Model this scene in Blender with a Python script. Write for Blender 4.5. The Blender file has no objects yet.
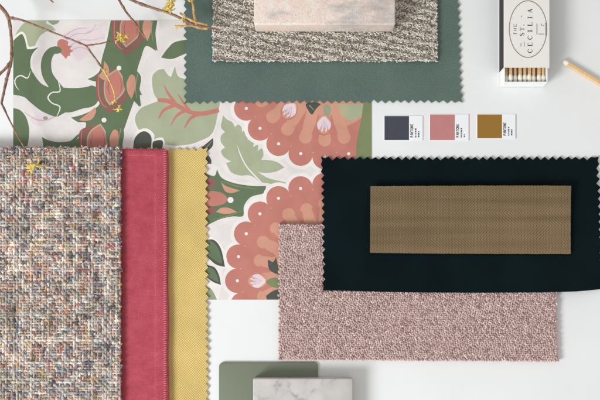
import bpy, bmesh, math, random
import numpy as np
from mathutils import Vector
random.seed(7); rng = np.random.default_rng(7)
C = bpy.context.scene.collection
H = 800.0; CX, CY = 10.0, -90.0            # camera height and foot point, millimetres on the table

def W(px, py, z=0.0):
    """picture position on the real plane at height z (mm) -> mm"""
    x, y = px - 300.0, 200.0 - py
    k = 1 - z / H
    return (CX + (x - CX) * k, CY + (y - CY) * k)
def lin(c):
    return tuple(((v/255)/12.92 if v/255 <= 0.04045 else ((v/255+0.055)/1.055)**2.4) for v in c)

# ---------------------------------------------------------------- materials
def new_mat(name):
    m = bpy.data.materials.new(name); m.use_nodes = True
    nt = m.node_tree; b = nt.nodes['Principled BSDF']
    return m, nt, b
def N(nt, t, **kw):
    n = nt.nodes.new(t)
    for k, v in kw.items(): setattr(n, k, v)
    return n
def coords(nt, sc=1000.0, rot=(0,0,0)):
    tc = N(nt, 'ShaderNodeTexCoord'); mp = N(nt, 'ShaderNodeMapping')
    s = sc if isinstance(sc, tuple) else (sc,)*3
    mp.inputs['Scale'].default_value = s; mp.inputs['Rotation'].default_value = rot
    nt.links.new(tc.outputs['Object'], mp.inputs['Vector']); return mp.outputs['Vector']
def mixrgb(nt, fac, a, b, mode='MIX'):
    n = N(nt, 'ShaderNodeMix', data_type='RGBA', blend_type=mode)
    for s, v in ((n.inputs[0], fac), (n.inputs[6], a), (n.inputs[7], b)):
        if hasattr(v, 'is_output') or isinstance(v, bpy.types.NodeSocket): nt.links.new(v, s)
        elif isinstance(v, tuple): s.default_value = (*v[:3], 1)
        else: s.default_value = v
    return n.outputs[2]
def noise(nt, vec, scale, detail=2, rough=0.5):
    n = N(nt, 'ShaderNodeTexNoise'); n.inputs['Scale'].default_value = scale
    n.inputs['Detail'].default_value = detail; n.inputs['Roughness'].default_value = rough
    nt.links.new(vec, n.inputs['Vector']); return n.outputs['Fac']
def ramp(nt, fac, stops):
    r = N(nt, 'ShaderNodeValToRGB'); e = r.color_ramp.elements
    while len(e) < len(stops): e.new(0.5)
    for i, (p, c) in enumerate(stops):
        e[i].position = p; e[i].color = (*((c,)*3 if not isinstance(c, tuple) else c), 1)
    nt.links.new(fac, r.inputs[0]); return r.outputs[0]
def bump(nt, b, h, strength=0.5, dist=0.0005, prev=None):
    n = N(nt, 'ShaderNodeBump'); n.inputs['Strength'].default_value = strength
    n.inputs['Distance'].default_value = dist
    nt.links.new(h, n.inputs['Height'])
    if prev: nt.links.new(prev, n.inputs['Normal'])
    nt.links.new(n.outputs[0], b.inputs['Normal']); return n.outputs[0]
def math_(nt, op, a, b=None, c=None):
    n = N(nt, 'ShaderNodeMath', operation=op)
    for s, v in zip(n.inputs, (a, b, c)):
        if v is None: continue
        if isinstance(v, bpy.types.NodeSocket): nt.links.new(v, s)
        else: s.default_value = v
    return n.outputs[0]
def sepxyz(nt, v):
    s = N(nt, 'ShaderNodeSeparateXYZ'); nt.links.new(v, s.inputs[0]); return s.outputs

def plain(name, rgb, rough=0.6, var=0.06, vscale=0.05, bscale=1.0, bstr=0.15, sheen=0, spec=0.5, fine=0.0, bdist=0.0003):
    m, nt, b = new_mat(name); c = lin(rgb); v = coords(nt)
    n1 = noise(nt, v, vscale, 3)
    lo = tuple(x*(1-var) for x in c); hi = tuple(min(1, x*(1+var)) for x in c)
    col = mixrgb(nt, ramp(nt, n1, [(0.3, 0.0), (0.7, 1.0)]), lo, hi)
    if fine:
        nf = noise(nt, v, 1.6, 2, 0.7)
        col = mixrgb(nt, 1.0, col, ramp(nt, nf, [(0.3, 1-fine), (0.7, 1.0)]), 'MULTIPLY')
    nt.links.new(col, b.inputs['Base Color'])
    b.inputs['Roughness'].default_value = rough
    b.inputs['Specular IOR Level'].default_value = spec
    if sheen:
        b.inputs['Sheen Weight'].default_value = sheen; b.inputs['Sheen Roughness'].default_value = 0.4
    if bstr: bump(nt, b, noise(nt, v, bscale, 3), bstr, bdist)
    return m

# ---------------------------------------------------------------- mesh helpers
def link(name, me, mats, parent=None, loc=None, smooth=False):
    o = bpy.data.objects.new(name, me); C.objects.link(o)
    for m in (mats if isinstance(mats, (list, tuple)) else [mats]): me.materials.append(m)
    if smooth: me.polygons.foreach_set('use_smooth', [True]*len(me.polygons))
    if parent is not None:
        me.transform(__import__('mathutils').Matrix.Translation(-parent.location)); o.parent = parent
    elif loc is not None:
        me.transform(__import__('mathutils').Matrix.Translation(-Vector(loc))); o.location = loc
    return o
def tag(o, label=None, cat=None, group=None, kind=None):
    for k, v in (('label', label), ('category', cat), ('group', group), ('kind', kind)):
        if v: o[k] = v
    return o
def empty(name, x, y, z=0):
    o = bpy.data.objects.new(name, None); C.objects.link(o)
    o.empty_display_size = 0.01; o.location = (x/1000, y/1000, z/1000); return o
def mesh_py(name, vs, fs, matidx=None):
    me = bpy.data.meshes.new(name)
    me.from_pydata([(a/1000, b/1000, c/1000) for a, b, c in vs], [], fs)
    if matidx is not None: me.polygons.foreach_set('material_index', matidx)
    me.update(); return me

class Acc:
    """numpy accumulator of many small pieces with a colour each"""
    def __init__(s): s.v=[]; s.f=[]; s.c=[]; s.n=0
    def add(s, v, f, c):
        s.v.append(v); f = np.asarray(f); s.f.append(np.where(f < 0, -1, f+s.n)); s.n += len(v)
        c = np.asarray(c, float); s.c.append(np.tile(c, (len(v),1)) if c.ndim == 1 else c)
    def mesh(s, name):
        V = np.concatenate(s.v)/1000.0; Cc = np.concatenate(s.c)
        F = [tuple(int(i) for i in r if i >= 0) for a in s.f for r in a]
        me = bpy.data.meshes.new(name); me.from_pydata(V.tolist(), [], F)
        at = me.attributes.new('Col', 'FLOAT_COLOR', 'POINT')
        at.data.foreach_set('color', np.concatenate([Cc, np.ones((len(Cc),1))], 1).astype('f').ravel())
        me.update(); return me

def tube(path, rad, k=6, flat=1.0, cap=True):
    P = np.asarray(path, float); n = len(P); rad = np.broadcast_to(np.asarray(rad, float), (n,))
    T = np.gradient(P, axis=0); T /= np.linalg.norm(T, axis=1)[:,None]+1e-9
    up = np.array([0,0,1.0]); S = np.cross(T, up); bad = np.linalg.norm(S, axis=1) < 1e-3
    S[bad] = (1,0,0); S /= np.linalg.norm(S, axis=1)[:,None]; U = np.cross(S, T)
    a = np.arange(k)*2*math.pi/k
    V = (P[:,None,:] + rad[:,None,None]*(np.cos(a)[None,:,None]*S[:,None,:] + flat*np.sin(a)[None,:,None]*U[:,None,:])).reshape(-1,3)
    F = []
    for i in range(n-1):
        for j in range(k):
            F.append((i*k+j, i*k+(j+1)%k, (i+1)*k+(j+1)%k, (i+1)*k+j))
    if cap:
        V = np.concatenate([V, P[:1], P[-1:]]); c0 = n*k
        for j in range(k):
            F.append((c0, (j+1)%k, j, -1)); F.append((c0+1, (n-1)*k+j, (n-1)*k+(j+1)%k, -1))
    return V, F
_ell = None
def ellipsoid(k=6, r=4):
    V=[(0,0,-1)]; F=[]
    for i in range(1, r+1):
        ph = -math.pi/2 + math.pi*i/(r+1)
        for j in range(k):
            a = 2*math.pi*j/k; V.append((math.cos(ph)*math.cos(a), math.cos(ph)*math.sin(a), math.sin(ph)))
    V.append((0,0,1)); t=len(V)-1
    for j in range(k):
        F.append((0, 1+(j+1)%k, 1+j, -1)); F.append((t, 1+(r-1)*k+j, 1+(r-1)*k+(j+1)%k, -1))
        for i in range(r-1):
            F.append((1+i*k+j, 1+i*k+(j+1)%k, 1+(i+1)*k+(j+1)%k, 1+(i+1)*k+j))
    return np.array(V), np.array(F)
EV, EF = ellipsoid()
def nub(acc, x, y, z, ang, L, w, h, col, tilt=0.0):
    v = EV[:, [2,0,1]] * (L, w, h)          # long axis along x
    v = v.copy(); v[:,2] += tilt*v[:,0] - 0.25*h*(v[:,0]/L)**2
    c, s = math.cos(ang), math.sin(ang)
    acc.add(np.stack([x + c*v[:,0]-s*v[:,1], y + s*v[:,0]+c*v[:,1], z+v[:,2]], 1), EF, col)

def zig(a, b, pitch=7.6, amp=3.0, out=1, jit=0.42):
    """pinked edge a->b (px), tips on the line, notches inside (left of travel if out=1)"""
    a = np.array(a, float); b = np.array(b, float); d = b-a; L = np.linalg.norm(d); d /= L
    nrm = np.array((-d[1], d[0]))*out; n = max(2, int(round(L/pitch))); p = L/n; r=[]
    for i in range(n):
        r.append(tuple(a + d*p*i + rng.normal(0, jit, 2)*0.6))
        r.append(tuple(a + d*p*(i+0.5) + nrm*(amp*(0.5 if i in (0, n-1) else 1) + rng.normal(0, jit))))
    return r
def sheet(name, outline, zref, zfun, thick, mat, parent=None, grid=7.0, smooth=True, loc=None):
    """cloth or card: outline in picture px lying at zref; zfun(x,y) gives the top height in mm"""
    bm = bmesh.new()
    vs = [bm.verts.new((*W(x, y, zref), 0)) for x, y in outline]
    f = bm.faces.new(vs)
    bm.normal_update()
    if f.normal.z < 0: f.normal_flip()
    xs = [v.co.x for v in vs]; ys = [v.co.y for v in vs]
    if grid:
        for ax, (lo, hi) in enumerate(((min(xs), max(xs)), (min(ys), max(ys)))):
            t = lo + grid*0.63
            while t < hi:
                nn = [0,0,0]; nn[ax] = 1; cc = [0,0,0]; cc[ax] = t
                bmesh.ops.bisect_plane(bm, geom=bm.verts[:]+bm.edges[:]+bm.faces[:], plane_co=cc, plane_no=nn)
                t += grid
    bmesh.ops.triangulate(bm, faces=[f for f in bm.faces if len(f.verts) > 4])
    top = bm.faces[:]
    r = bmesh.ops.extrude_face_region(bm, geom=top)
    nv = [g for g in r['geom'] if isinstance(g, bmesh.types.BMVert)]
    ns = set(nv)
    for v in bm.verts:
        z = zfun(v.co.x, v.co.y)
        v.co.z = z if v in ns else z - thick
    bmesh.ops.recalc_face_normals(bm, faces=bm.faces[:])
    for v in bm.verts: v.co *= 0.001
    me = bpy.data.meshes.new(name); bm.to_mesh(me); bm.free()
    o = link(name, me, mat, parent, loc)
    if smooth:
        me.polygons.foreach_set('use_smooth', [abs(p.normal.z) > 0.5 for p in me.polygons])
        for e in me.edges: pass
        me.set_sharp_from_angle(angle=math.radians(40))
    return o
def slab(name, x0, y0, x1, y1, z0, z1, mat, parent=None, bev=1.0, seg=3, loc=None, rad=0, wob=0):
    """bevelled block from world mm limits; rad rounds the vertical corners"""
    bm = bmesh.new(); bmesh.ops.create_cube(bm, size=1)
    for v in bm.verts:
        v.co = ((x0+x1)/2+v.co.x*(x1-x0), (y0+y1)/2+v.co.y*(y1-y0), (z0+z1)/2+v.co.z*(z1-z0))
    if rad:
        bmesh.ops.bevel(bm, geom=[e for e in bm.edges if abs(e.verts[0].co.z-e.verts[1].co.z) > 1e-3], offset=rad, segments=8, profile=0.5, affect='EDGES')
    if bev:
        if rad: g = [e for e in bm.edges if abs(e.verts[0].co.z-e.verts[1].co.z) < 1e-6]
        else: g = bm.edges[:]
        bmesh.ops.bevel(bm, geom=g, offset=bev, segments=seg, profile=0.5, affect='EDGES')
    for v in bm.verts: v.co *= 0.001
    me = bpy.data.meshes.new(name); bm.to_mesh(me); bm.free()
    o = link(name, me, mat, parent, loc, smooth=False)
    me.polygons.foreach_set('use_smooth', [True]*len(me.polygons)); me.set_sharp_from_angle(angle=math.radians(50))
    return o
def wav(x, y, s=1.0, k=0.02, ph=0.0):
    return s*(math.sin(x*k+ph)*math.cos(y*k*1.3+ph*2)+0.5*math.sin(x*k*2.3-y*k*1.9+ph))
def spline(pts, closed=True, n=6):
    P = [(p[0], p[1]) for p in pts]; cr = [len(p) > 2 for p in pts]; m = len(P); out = []
    for i in range(m if closed else m-1):
        p1 = P[i]; p2 = P[(i+1) % m]
        p0 = P[i-1] if (closed or i > 0) and not cr[i] else p1
        p3 = P[(i+2) % m] if (closed or i+2 < m) and not cr[(i+1) % m] else p2
        for k in range(n):
            t = k/n
            out.append(tuple(0.5*((2*p1[a])+(-p0[a]+p2[a])*t+(2*p0[a]-5*p1[a]+4*p2[a]-p3[a])*t*t+(-p0[a]+3*p1[a]-3*p2[a]+p3[a])*t**3) for a in (0,1)))
    if not closed: out.append(P[-1])
    return out
def spline3(pts, n=8):
    P = [np.array(p, float) for p in pts]; m = len(P); out = []
    for i in range(m-1):
        p1, p2 = P[i], P[i+1]; p0 = P[i-1] if i else p1*2-p2; p3 = P[i+2] if i+2 < m else p2*2-p1
        for k in range(n):
            t = k/n
            out.append(0.5*((2*p1)+(-p0+p2)*t+(2*p0-5*p1+4*p2-p3)*t*t+(-p0+3*p1-3*p2+p3)*t**3))
    out.append(P[-1]); return np.array(out)
def strokepoly(pts, w, n=6, taper=True):
    """flat ribbon polygon along a smooth path, w = width or list of widths per point"""
    s = spline(pts, False, n); m = len(s); ws = w if isinstance(w, (list, tuple)) else [w]*len(pts)
    wi = np.interp(np.linspace(0, len(pts)-1, m), range(len(pts)), ws)
    A = np.array(s); T = np.gradient(A, axis=0); T /= np.linalg.norm(T, axis=1)[:,None]+1e-9
    Nn = np.stack([-T[:,1], T[:,0]], 1)*wi[:,None]/2
    return [tuple(p) for p in A+Nn] + [tuple(p) for p in (A-Nn)[::-1]]

# ---------------------------------------------------------------- setting
table_m = plain('white_tabletop', (230,231,231), 0.45, 0.025, 0.012, 0.6, 0.06, spec=0.3, fine=0.025)
bm = bmesh.new(); bmesh.ops.create_grid(bm, x_segments=8, y_segments=8, size=2.5)
me = bpy.data.meshes.new('tabletop'); bm.to_mesh(me); bm.free()
tag(link('tabletop', me, table_m), kind='structure', label='smooth white tabletop under all the samples')

# ---------------------------------------------------------------- printed floral paper
cols = {'GR':(224,218,216),'WH':(233,229,226),'HA':(228,222,219),'DG':(95,114,83),'LG':(166,173,144),'CO':(191,121,109),'PE':(205,148,126),
        'PK':(224,208,213),'PL':(204,178,190),'CH':(74,78,70),'MR':(146,88,84),'OL':(122,132,92),'SG':(146,156,126),'LO':(176,170,132),'BD':(224,206,212)}
keys = list(cols)
pm = [plain('print_'+k, cols[k], 0.42, 0.06, 0.05, 0.018, 0.5, fine=0.08, bdist=0.004) for k in keys]
def clip(poly, x0, y0, x1, y1):
    for ax, lim, sg in ((0,x0,1),(0,x1,-1),(1,y0,1),(1,y1,-1)):
        out = []; m = len(poly)
        for i in range(m):
            a, b = poly[i], poly[(i+1) % m]; da, db = (a[ax]-lim)*sg, (b[ax]-lim)*sg
            if da >= 0: out.append(a)
            if (da >= 0) != (db >= 0):
                t = da/(da-db); out.append((a[0]+(b[0]-a[0])*t, a[1]+(b[1]-a[1])*t))
        poly = out
        if len(poly) < 3: return []
    return poly
PV=[]; PF=[]; PMI=[]; boxes_=[]
PZ = 0.3
def ink(k, poly):
    poly = clip(poly, 13.3, 20.3, 371.7, 299.7)
    if not poly: return
    bx = (min(p[0] for p in poly), min(p[1] for p in poly), max(p[0] for p in poly), max(p[1] for p in poly))
    lv = 1 + max([l for (q, l) in boxes_ if q[0] < bx[2] and q[2] > bx[0] and q[1] < bx[3] and q[3] > bx[1]] or [0])
    boxes_.append((bx, lv)); z = PZ + 0.004 + lv*0.0016
    b = len(PV); PV.extend((*W(x, y, PZ), z) for x, y in poly)
    a = sum(poly[i][0]*poly[(i+1)%len(poly)][1]-poly[(i+1)%len(poly)][0]*poly[i][1] for i in range(len(poly)))
    f = list(range(b, b+len(poly)))
    PF.append(tuple(f if a < 0 else f[::-1])); PMI.append(keys.index(k))
def S(k, pts, n=5): ink(k, spline(pts, True, n))
def K(k, pts, w, n=5): ink(k, strokepoly(pts, w, n))
def O(k, x, y, rx, ry=None, rot=0, n=26):
    ry = ry or rx; c, s = math.cos(rot), math.sin(rot)
    ink(k, [(x+c*rx*math.cos(t)-s*ry*math.sin(t), y+s*rx*math.cos(t)+c*ry*math.sin(t)) for t in [2*math.pi*i/n for i in range(n)]])
# base sheet
x0,y0 = W(13,300,PZ); x1,y1 = W(372,20,PZ)
vb = [(x0,y0,0.05),(x1,y0,0.05),(x1,y1,0.05),(x0,y1,0.05),(x0,y0,PZ),(x1,y0,PZ),(x1,y1,PZ),(x0,y1,PZ)]
PV += vb
for f in ((4,5,6,7),(0,3,2,1),(0,1,5,4),(1,2,6,5),(2,3,7,6),(3,0,4,7)): PF.append(f); PMI.append(0)
# --- faint wash marks
S('PK', [(30,118),(45,112),(56,108),(62,114),(50,120),(38,126)])
K('PL', [(24,112),(38,120),(52,118),(60,108)], [0.5,1.6,1.2,0.4]); O('SG', 45.5, 118, 2.4, 1.8)
# --- pale acanthus top left
S('LG', [(13,50,1),(15,36),(21,26),(29,19,1),(49,19,1),(46,23),(52,26),(56,30.5,1),(48,31),(41,35),(36,43),(33,50),(26,56,1)])
S('SG', [(46,19,1),(60,19,1),(58,23),(53,25,1),(50,23)])
# dark leaf mass left
S('WH', [(13,38,1),(17,34),(22,31.5),(26,36),(28.5,46),(34,46),(40,45.5,1),(35,53),(32.5,60),(33,70,1),(13,80,1)])
S('DG', [(13,41,1),(17,37),(22,34),(25,40),(27,49,1),(32,49),(38.5,47,1),(33,53),(30.5,60),(31,70),(34,76),(20,84,1),(13,80,1)])
S('DG', [(13,76,1),(24,70),(31,68,1),(33,73),(38,80,1),(42,84),(48,87,1),(57,80,1),(60,89,1),(66,112,1),(57,117,1),(50,115),(40,110),(30,102),(24,97),(13,94.5,1)])
S('GR', [(37,78,1),(43,79),(49,87,1),(43,84.5)])
K('WH', [(14.5,84),(16,78),(21,75.5),(27.5,78),(30.5,71)], [0.5,1.1,1.2,1.1,0.3]); K('WH', [(14.5,80),(16,86),(19,90)], [1,0.9,0.3])
K('DG', [(58,49.5),(52,51),(47.5,57),(46,66),(48,76),(55,86),(60,92)], [6,8,9.6,10.4,10.5,11,11])
# band to the right
S('DG', [(57,82,1),(62,87.5,1),(75,88),(88,86.5),(101,81,1),(104,106,1),(96,107.5),(85,108),(72,112),(62,113),(57,117,1),(54,105),(50,96)])
K('WH', [(58,80),(60,91),(52,92.5),(48,97.5),(52,103),(60,107),(56.5,117)], [0.4,1.2,1.1,1.3,1.1,1.2,0.4])
# bud with pale petals
S('PK', [(62,36),(74,30),(88,27),(106,22,1),(101,31),(109,37),(98,42),(90,50),(80,61),(71,52)])
for q in ([(66,40),(76,34),(88,33),(98,28)],[(70,46),(80,40),(92,40),(104,37)],[(72,50),(80,47),(88,50)],[(64,36),(76,29),(86,28)],[(84,34),(92,30),(96,24)]): K('PL', q, [1.2,0.9,0.7,0.3][:len(q)])
S('CO', [(57.5,42),(61,39),(65.5,40),(68.5,42,1),(68,45.5),(72.5,46,1),(70,48.5),(73.5,51,1),(70,53),(70.5,56,1),(68,56),(66,59,1),(62.5,55),(58,50)])
S('DG', [(54,46.5),(60,47.5),(61.5,51),(58.5,53.5),(53,53)])
# left low ellipse and lower leaf
S('DG', [(13,108,1),(20,110),(26,117),(29,128),(28.5,140),(25,150),(13,150,1)])
S('DG', [(42,137,1),(48,140),(58,142),(70,141),(80,134),(84,150),(44,150,1)])
# --- tall ornamental stem, three motifs
S('HA', [(108.5,19,1),(104,42),(99,62),(96,72),(86,78),(88,84,1),(100,90),(96,104),(82,110),(66,118),(84,126),(76,140),(66,150,1),(118,150,1),(124,138),(132,118),(138,106),(147,95,1),(142,82),(146,60),(157,54,1),(160,20,1)])
S('DG', [(111,19,1),(107,40),(102,58),(100,70),(94,76),(87.5,79,1),(93,81),(100,82,1),(100,100),(97,107),(84,114),(71,117.5,1),(78,122),(86,123),(82,134),(72,143),(60,150,1),(116,150,1),(121,138),(128,118),(133,104),(136,96),(142,95,1),(138,85),(137,72),(141,58),(146,46),(156,51,1),(154,36),(157,19,1)])
def motif(dx, dy, full=True):
    f = lambda pts: [(p[0]+dx, p[1]+dy, *p[2:]) for p in pts]
    S('MR', f([(113,19),(112,32),(114,43),(119,50),(125,56,1),(134,51),(142,42),(146,33,1),(141,22),(134,11,1),(123,14)]))
    K('CO', f([(114.5,17),(114.5,36),(119,48),(128,51.5)]), [0.7,1.3,1.0,0.4])
    K('DG', f([(117.5,16),(117,35),(120.5,45),(125.5,51),(135,46),(142,37)]), [1.2,1.4,1.2,1.0,1.0,0.5])
    S('LG', f([(120.5,24),(125,17),(133.5,11.5,1),(139,20),(141.5,30),(137,39),(125.8,48.5,1),(121.4,42),(119.8,33)]))
    S('CO', f([(121.9,24),(126,18),(133.3,13.2,1),(137.8,21),(140.2,30),(136,38),(126.2,46.4,1),(122.5,41),(121,33)]))
    K('MR', f([(126,38),(124,30),(126,22)]), [0.3,0.9,0.3]); K('MR', f([(136,36),(137.6,29),(136,21)]), [0.3,0.7,0.3])
    S('DG', f([(139,19),(150,13),(157,20),(155.5,34),(157.5,52,1),(150,44),(143,38)])); S('PE', f([(143.5,23),(147,17.5),(151,20),(151.5,29),(149.5,37),(147.5,42,1),(143.5,35),(142.5,28)]))
    K('SG', f([(154,16),(151.5,30),(153,42)]), [0.6,0.8,0.3])
motif(0,-1); motif(-16,57); motif(-33,112)
S('PE', [(79,120,1),(88,113),(95,107,1),(96,112),(92,119),(85,121)]); S('PE', [(104,61,1),(108,66),(109,74),(105,80),(99,76),(103,70)])
for x,y in ((119,68),(104,120)): O('WH', x, y, 2.4)
# --- small dark leaf + pale leaf pair with coral veins
S('HA', [(159.5,58.5,1),(166,47),(174,40),(190,37,1),(190,52),(181,58),(171,61)])
S('DG', [(161,57.5,1),(168,48),(175,42),(190,39,1),(190,50),(180,56),(171,59)])
S('HA', [(150,82),(151,73),(157,68),(163,66,1),(168,72,1),(174,63,1),(179,74,1),(192,76,1),(221,100,1),(221,110),(215,133),(203,142),(186,147),(168,147),(153,142),(138,132),(133,118),(139,107),(150,102,1),(151,95)])
S('LG', [(152,82),(153,75),(158,70),(164,69,1),(168,75),(171,77,1),(175,66,1),(178,76),(185,79,1),(192,78,1),(220,100,1),(219,108),(213,132),(202,140),(186,145),(168,145),(154,139),(140,131),(135,119),(140,109),(150,104),(159,101,1),(154,94)])
K('CO', [(157.5,100),(168,101),(178,106),(190,112),(203,113.5),(219,110)], [3.5,4.5,4.5,4,4.5,4.5])
K('CO', [(164,85),(168,93),(175,103)], [0.6,2.4,4]); K('CO', [(158.5,119),(164,110),(175,105)], [0.8,3,4])
K('CO', [(171,125),(177,115.5),(186,110)], [0.6,2.6,4]); K('CO', [(184.5,128),(191,118),(202,113)], [0.8,3,4]); K('CO', [(178,94),(183,102),(190,111)], [0.6,2.2,3])
# charcoal leaves
S('WH', [(130,150,1),(133,136),(139,130),(147,128.5),(154,134),(154,139,1),(163,138),(166,150,1)])
S('CH', [(133,150,1),(134.5,139),(140,132.5),(146,131.5),(151,136),(151.5,143),(150,150,1)]); S('CH', [(153,142),(160,140),(163,142),(162,150,1),(153,150,1)])
S('CH', [(202,147,1),(207,143),(213,138,1),(213,145),(209,150),(203,153,1)]); S('CH', [(203,154),(209,156),(211.5,162),(209,169),(203,171)])
K('SG', [(206,148),(212,141)], [0.8,0.3])
# --- oak leaf
S('HA', [(222,111,1),(229,118),(242,124),(250,130),(257,140),(266,146),(267,155),(278,158),(289,167,1),(280,174),(288,180),(300,184,1),(272,192,1),(250,181),(233,177),(222,166),(217,150),(216,137),(219,124)])
S('LG', [(223,115,1),(227,119.5),(232,122),(235,127,1),(238,124.5),(241.5,127),(242,132,1),(246,130),(248,134),(247.5,140,1),(252,138.5),(254,142),(253,147,1),(258,145),(257.5,151,1),(262,148.5),(263.5,155),(261,160,1),(268,160),(277,162),(284.5,167.5,1),(276,171.5),(266,173),(258,172,1),(268,178),(280,181),(292,184,1),(278,187),(268,189,1),(259,181),(250,175.5),(240,175.5),(231,172),(226,163,1),(231,161.5,1),(224,157),(221,151),(225,147.5,1),(221,142),(221,136),(225,132,1),(221,127),(222,120)])
K('WH', [(237.5,146),(241,156),(247,167),(257,178),(263,184)], [0.4,1.2,1.3,1.2,0.5])
# --- second small ornamental stem beside the yellow cloth
S('HA', [(203,164,1),(217,165),(225,175),(238,181),(258,182),(272,184,1),(267,196),(254,201),(247,210),(246,219),(232,221),(220,226),(203,232,1)])
S('DG', [(203,172,1),(214,176),(217,169,1),(222,178),(236,183.5),(254,186),(266,186,1),(264,193),(251,197),(244,206),(243,216),(232,216.5),(218,220),(203,228,1)])
K('OL', [(222,181),(236,186),(256,189)], [0.5,1.2,0.4]); K('OL', [(212,220),(228,216),(242,211)], [0.5,1.2,0.4])
S('CO', [(203,191,1),(213,191),(222,193),(227,198),(225,203),(216,206),(203,206,1)]); S('PE', [(221,181.5,1),(226,186),(240,190.5,1),(232,193),(225,191)]); S('PE', [(216,212,1),(221,208),(229,208),(237,212,1),(226,214)])
S('MR', [(203,178),(212,179),(216,184),(210,188),(203,187)]); S('MR', [(203,209),(212,207),(215,211),(208,216),(203,216)])
O('WH', 230.5, 200, 3)
# --- two big scalloped blossoms
def blossom(cx, cy, sgn, a0, na):
    st = 15.8
    angs = [math.radians(a0+st*i) for i in range(na)]
    pts = [(cx+88*math.cos(a), cy+sgn*88*math.sin(a)) for a in angs]
    for x, y in pts: O('WH', x, y, 16)
    for x, y in pts: O('CO', x, y, 12.3)
    O('CO', cx, cy, 84, n=70)
    for i, a in enumerate(angs):
        u = (math.cos(a), sgn*math.sin(a))
        K('CO', [(cx+u[0]*50, cy+u[1]*50), (cx+u[0]*67, cy+u[1]*67)], 15)
    O('PE', cx, cy, 61 if sgn > 0 else 55, n=60)
    for i, a in enumerate(angs):
        u = (math.cos(a), sgn*math.sin(a)); r = 71 if sgn > 0 else 69
        if sgn < 0 and i % 2: r = 66
        K('PE', [(cx+u[0]*50, cy+u[1]*50), (cx+u[0]*r, cy+u[1]*r)], [10,12.5]); O('PE', cx+u[0]*r, cy+u[1]*r, 6.4)
        if i:
            b = a-math.radians(st/2); w = (math.cos(b), sgn*math.sin(b))
            K('CO', [(cx+w[0]*(46 if sgn>0 else 52), cy+w[1]*(46 if sgn>0 else 52)), (cx+w[0]*56, cy+w[1]*56), (cx+w[0]*66, cy+w[1]*66)], [0.6,3.5,9])
    for x, y in pts: O('WH', x, y, 1.55)
blossom(325, 69, 1, 74.4, 7)       # upper
blossom(325, 273, -1, 90.3, 8)     # lower
# hearts inside the blossoms
def bud(x, y, a, L):
    c, q = math.cos(a), math.sin(a)
    O('CO', x+c*L*0.5, y+q*L*0.5, L*0.66, L*0.5, a); O('PE', x+c*L*0.46, y+q*L*0.46, L*0.6, L*0.42, a)
    for d in (-0.5,0.5,-0.18,0.18):
        b_ = a+d; K('BD', [(x,y),(x+math.cos(b_)*L*0.5-q*d*2, y+math.sin(b_)*L*0.5+c*d*2),(x+math.cos(a+d*0.75)*L*(1-abs(d)*0.3), y+math.sin(a+d*0.75)*L*(1-abs(d)*0.3))], [2.5,4.4,0.6])
    for d in (-0.32,0.0,0.32):
        K('PL', [(x+c*3,y+q*3),(x+math.cos(a+d)*L*0.8, y+math.sin(a+d)*L*0.8)], [0.3,0.9])
    for d in (-0.1,0.2): K('MR', [(x+math.cos(a+d)*L*0.55,y+math.sin(a+d)*L*0.55),(x+math.cos(a+d)*L*0.78, y+math.sin(a+d)*L*0.78)], [0.3,0.6])
bud(324,117,math.pi/2,16); bud(294,104,2.2,16); bud(265,281,math.pi,16)
S('CH', [(306,104),(314,102),(321,104,1),(316,109),(312,114.5),(308,110)]); S('SG', [(324,106),(329,105),(331,111),(328,116),(324,113)])
K('SG', [(309,105),(314,110)], [1,0.5]); S('CH', [(268,260),(273,262),(276,257,1),(280,275,1),(274,273),(269,269)]); S('CH', [(266,296,1),(273,291),(281,290),(282,304,1),(268,304,1)])
S('OL', [(266,282),(272,278),(280,279),(280,287),(272,287)])
S('LO', [(336,104,1),(366,104,1),(363,114),(352,120),(343,117)]); S('LG', [(346,104,1),(364,104,1),(358,118),(348,118)])
S('OL', [(356,160,1),(357,140),(361,120),(364,100,1),(376,100,1),(376,160,1)], 3)
# --- low leaves by the yellow cloth
S('WH', [(203,236,1),(215,238),(224,249),(229,270,1),(223,269),(222,287,1),(218,303,1),(203,303,1)])
S('CH', [(205,240,1),(214,240),(221,249),(225,267,1),(215,264),(205,254,1)]); S('DG', [(206,241),(213,242),(219,250),(222,263),(214,260),(206,252)])
S('CH', [(205,265,1),(214,267),(219,275),(221,285,1),(213,282),(205,276,1)]); S('DG', [(206,267),(213,269),(217,276),(218.5,282),(212,279),(206,274)])
S('SG', [(205,286,1),(212,290),(218,302,1),(205,302,1)])
me = mesh_py('floral_paper', PV, PF, PMI)
tag(link('wallpaper_sample', me, pm, loc=(-0.1,0.04,0)), 'pale sheet printed with coral scalloped blossoms and green leaves', 'wallpaper')

# ---------------------------------------------------------------- green leatherette
m, nt, b = new_mat('green_leatherette'); v = coords(nt)
vo = N(nt, 'ShaderNodeTexVoronoi'); vo.inputs['Scale'].default_value = 1.0; nt.links.new(v, vo.inputs['Vector'])
nn = noise(nt, v, 0.02, 3)
col = mixrgb(nt, ramp(nt, nn, [(0.3,0.0),(0.7,1.0)]), lin((83,104,97)), lin((95,116,108)))
col = mixrgb(nt, 1.0, col, ramp(nt, vo.outputs['Distance'], [(0.0,1.08),(0.75,0.80)]), 'MULTIPLY')
nt.links.new(col, b.inputs['Base Color']); b.inputs['Roughness'].default_value = 0.42; b.inputs['Specular IOR Level'].default_value = 0.45
hh = math_(nt, 'SUBTRACT', 1.0, vo.outputs['Distance']); bump(nt, b, hh, 0.6, 0.0004)
leather = m
ol = zig((184,103.5),(463,102.5),7.7,3,-1) + zig((463,102.5),(459,-40),7.4,3.2,-1) + zig((459,-40),(183,-40),7.7,3,-1) + zig((183,-40),(184,103.5),7.4,3,-1)
sheet('leather_sample', ol, 1.8, lambda x,y: 1.8+wav(x,y,0.2,0.03), 1.1, leather, loc=(0.02,0.16,0.0005))
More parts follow.
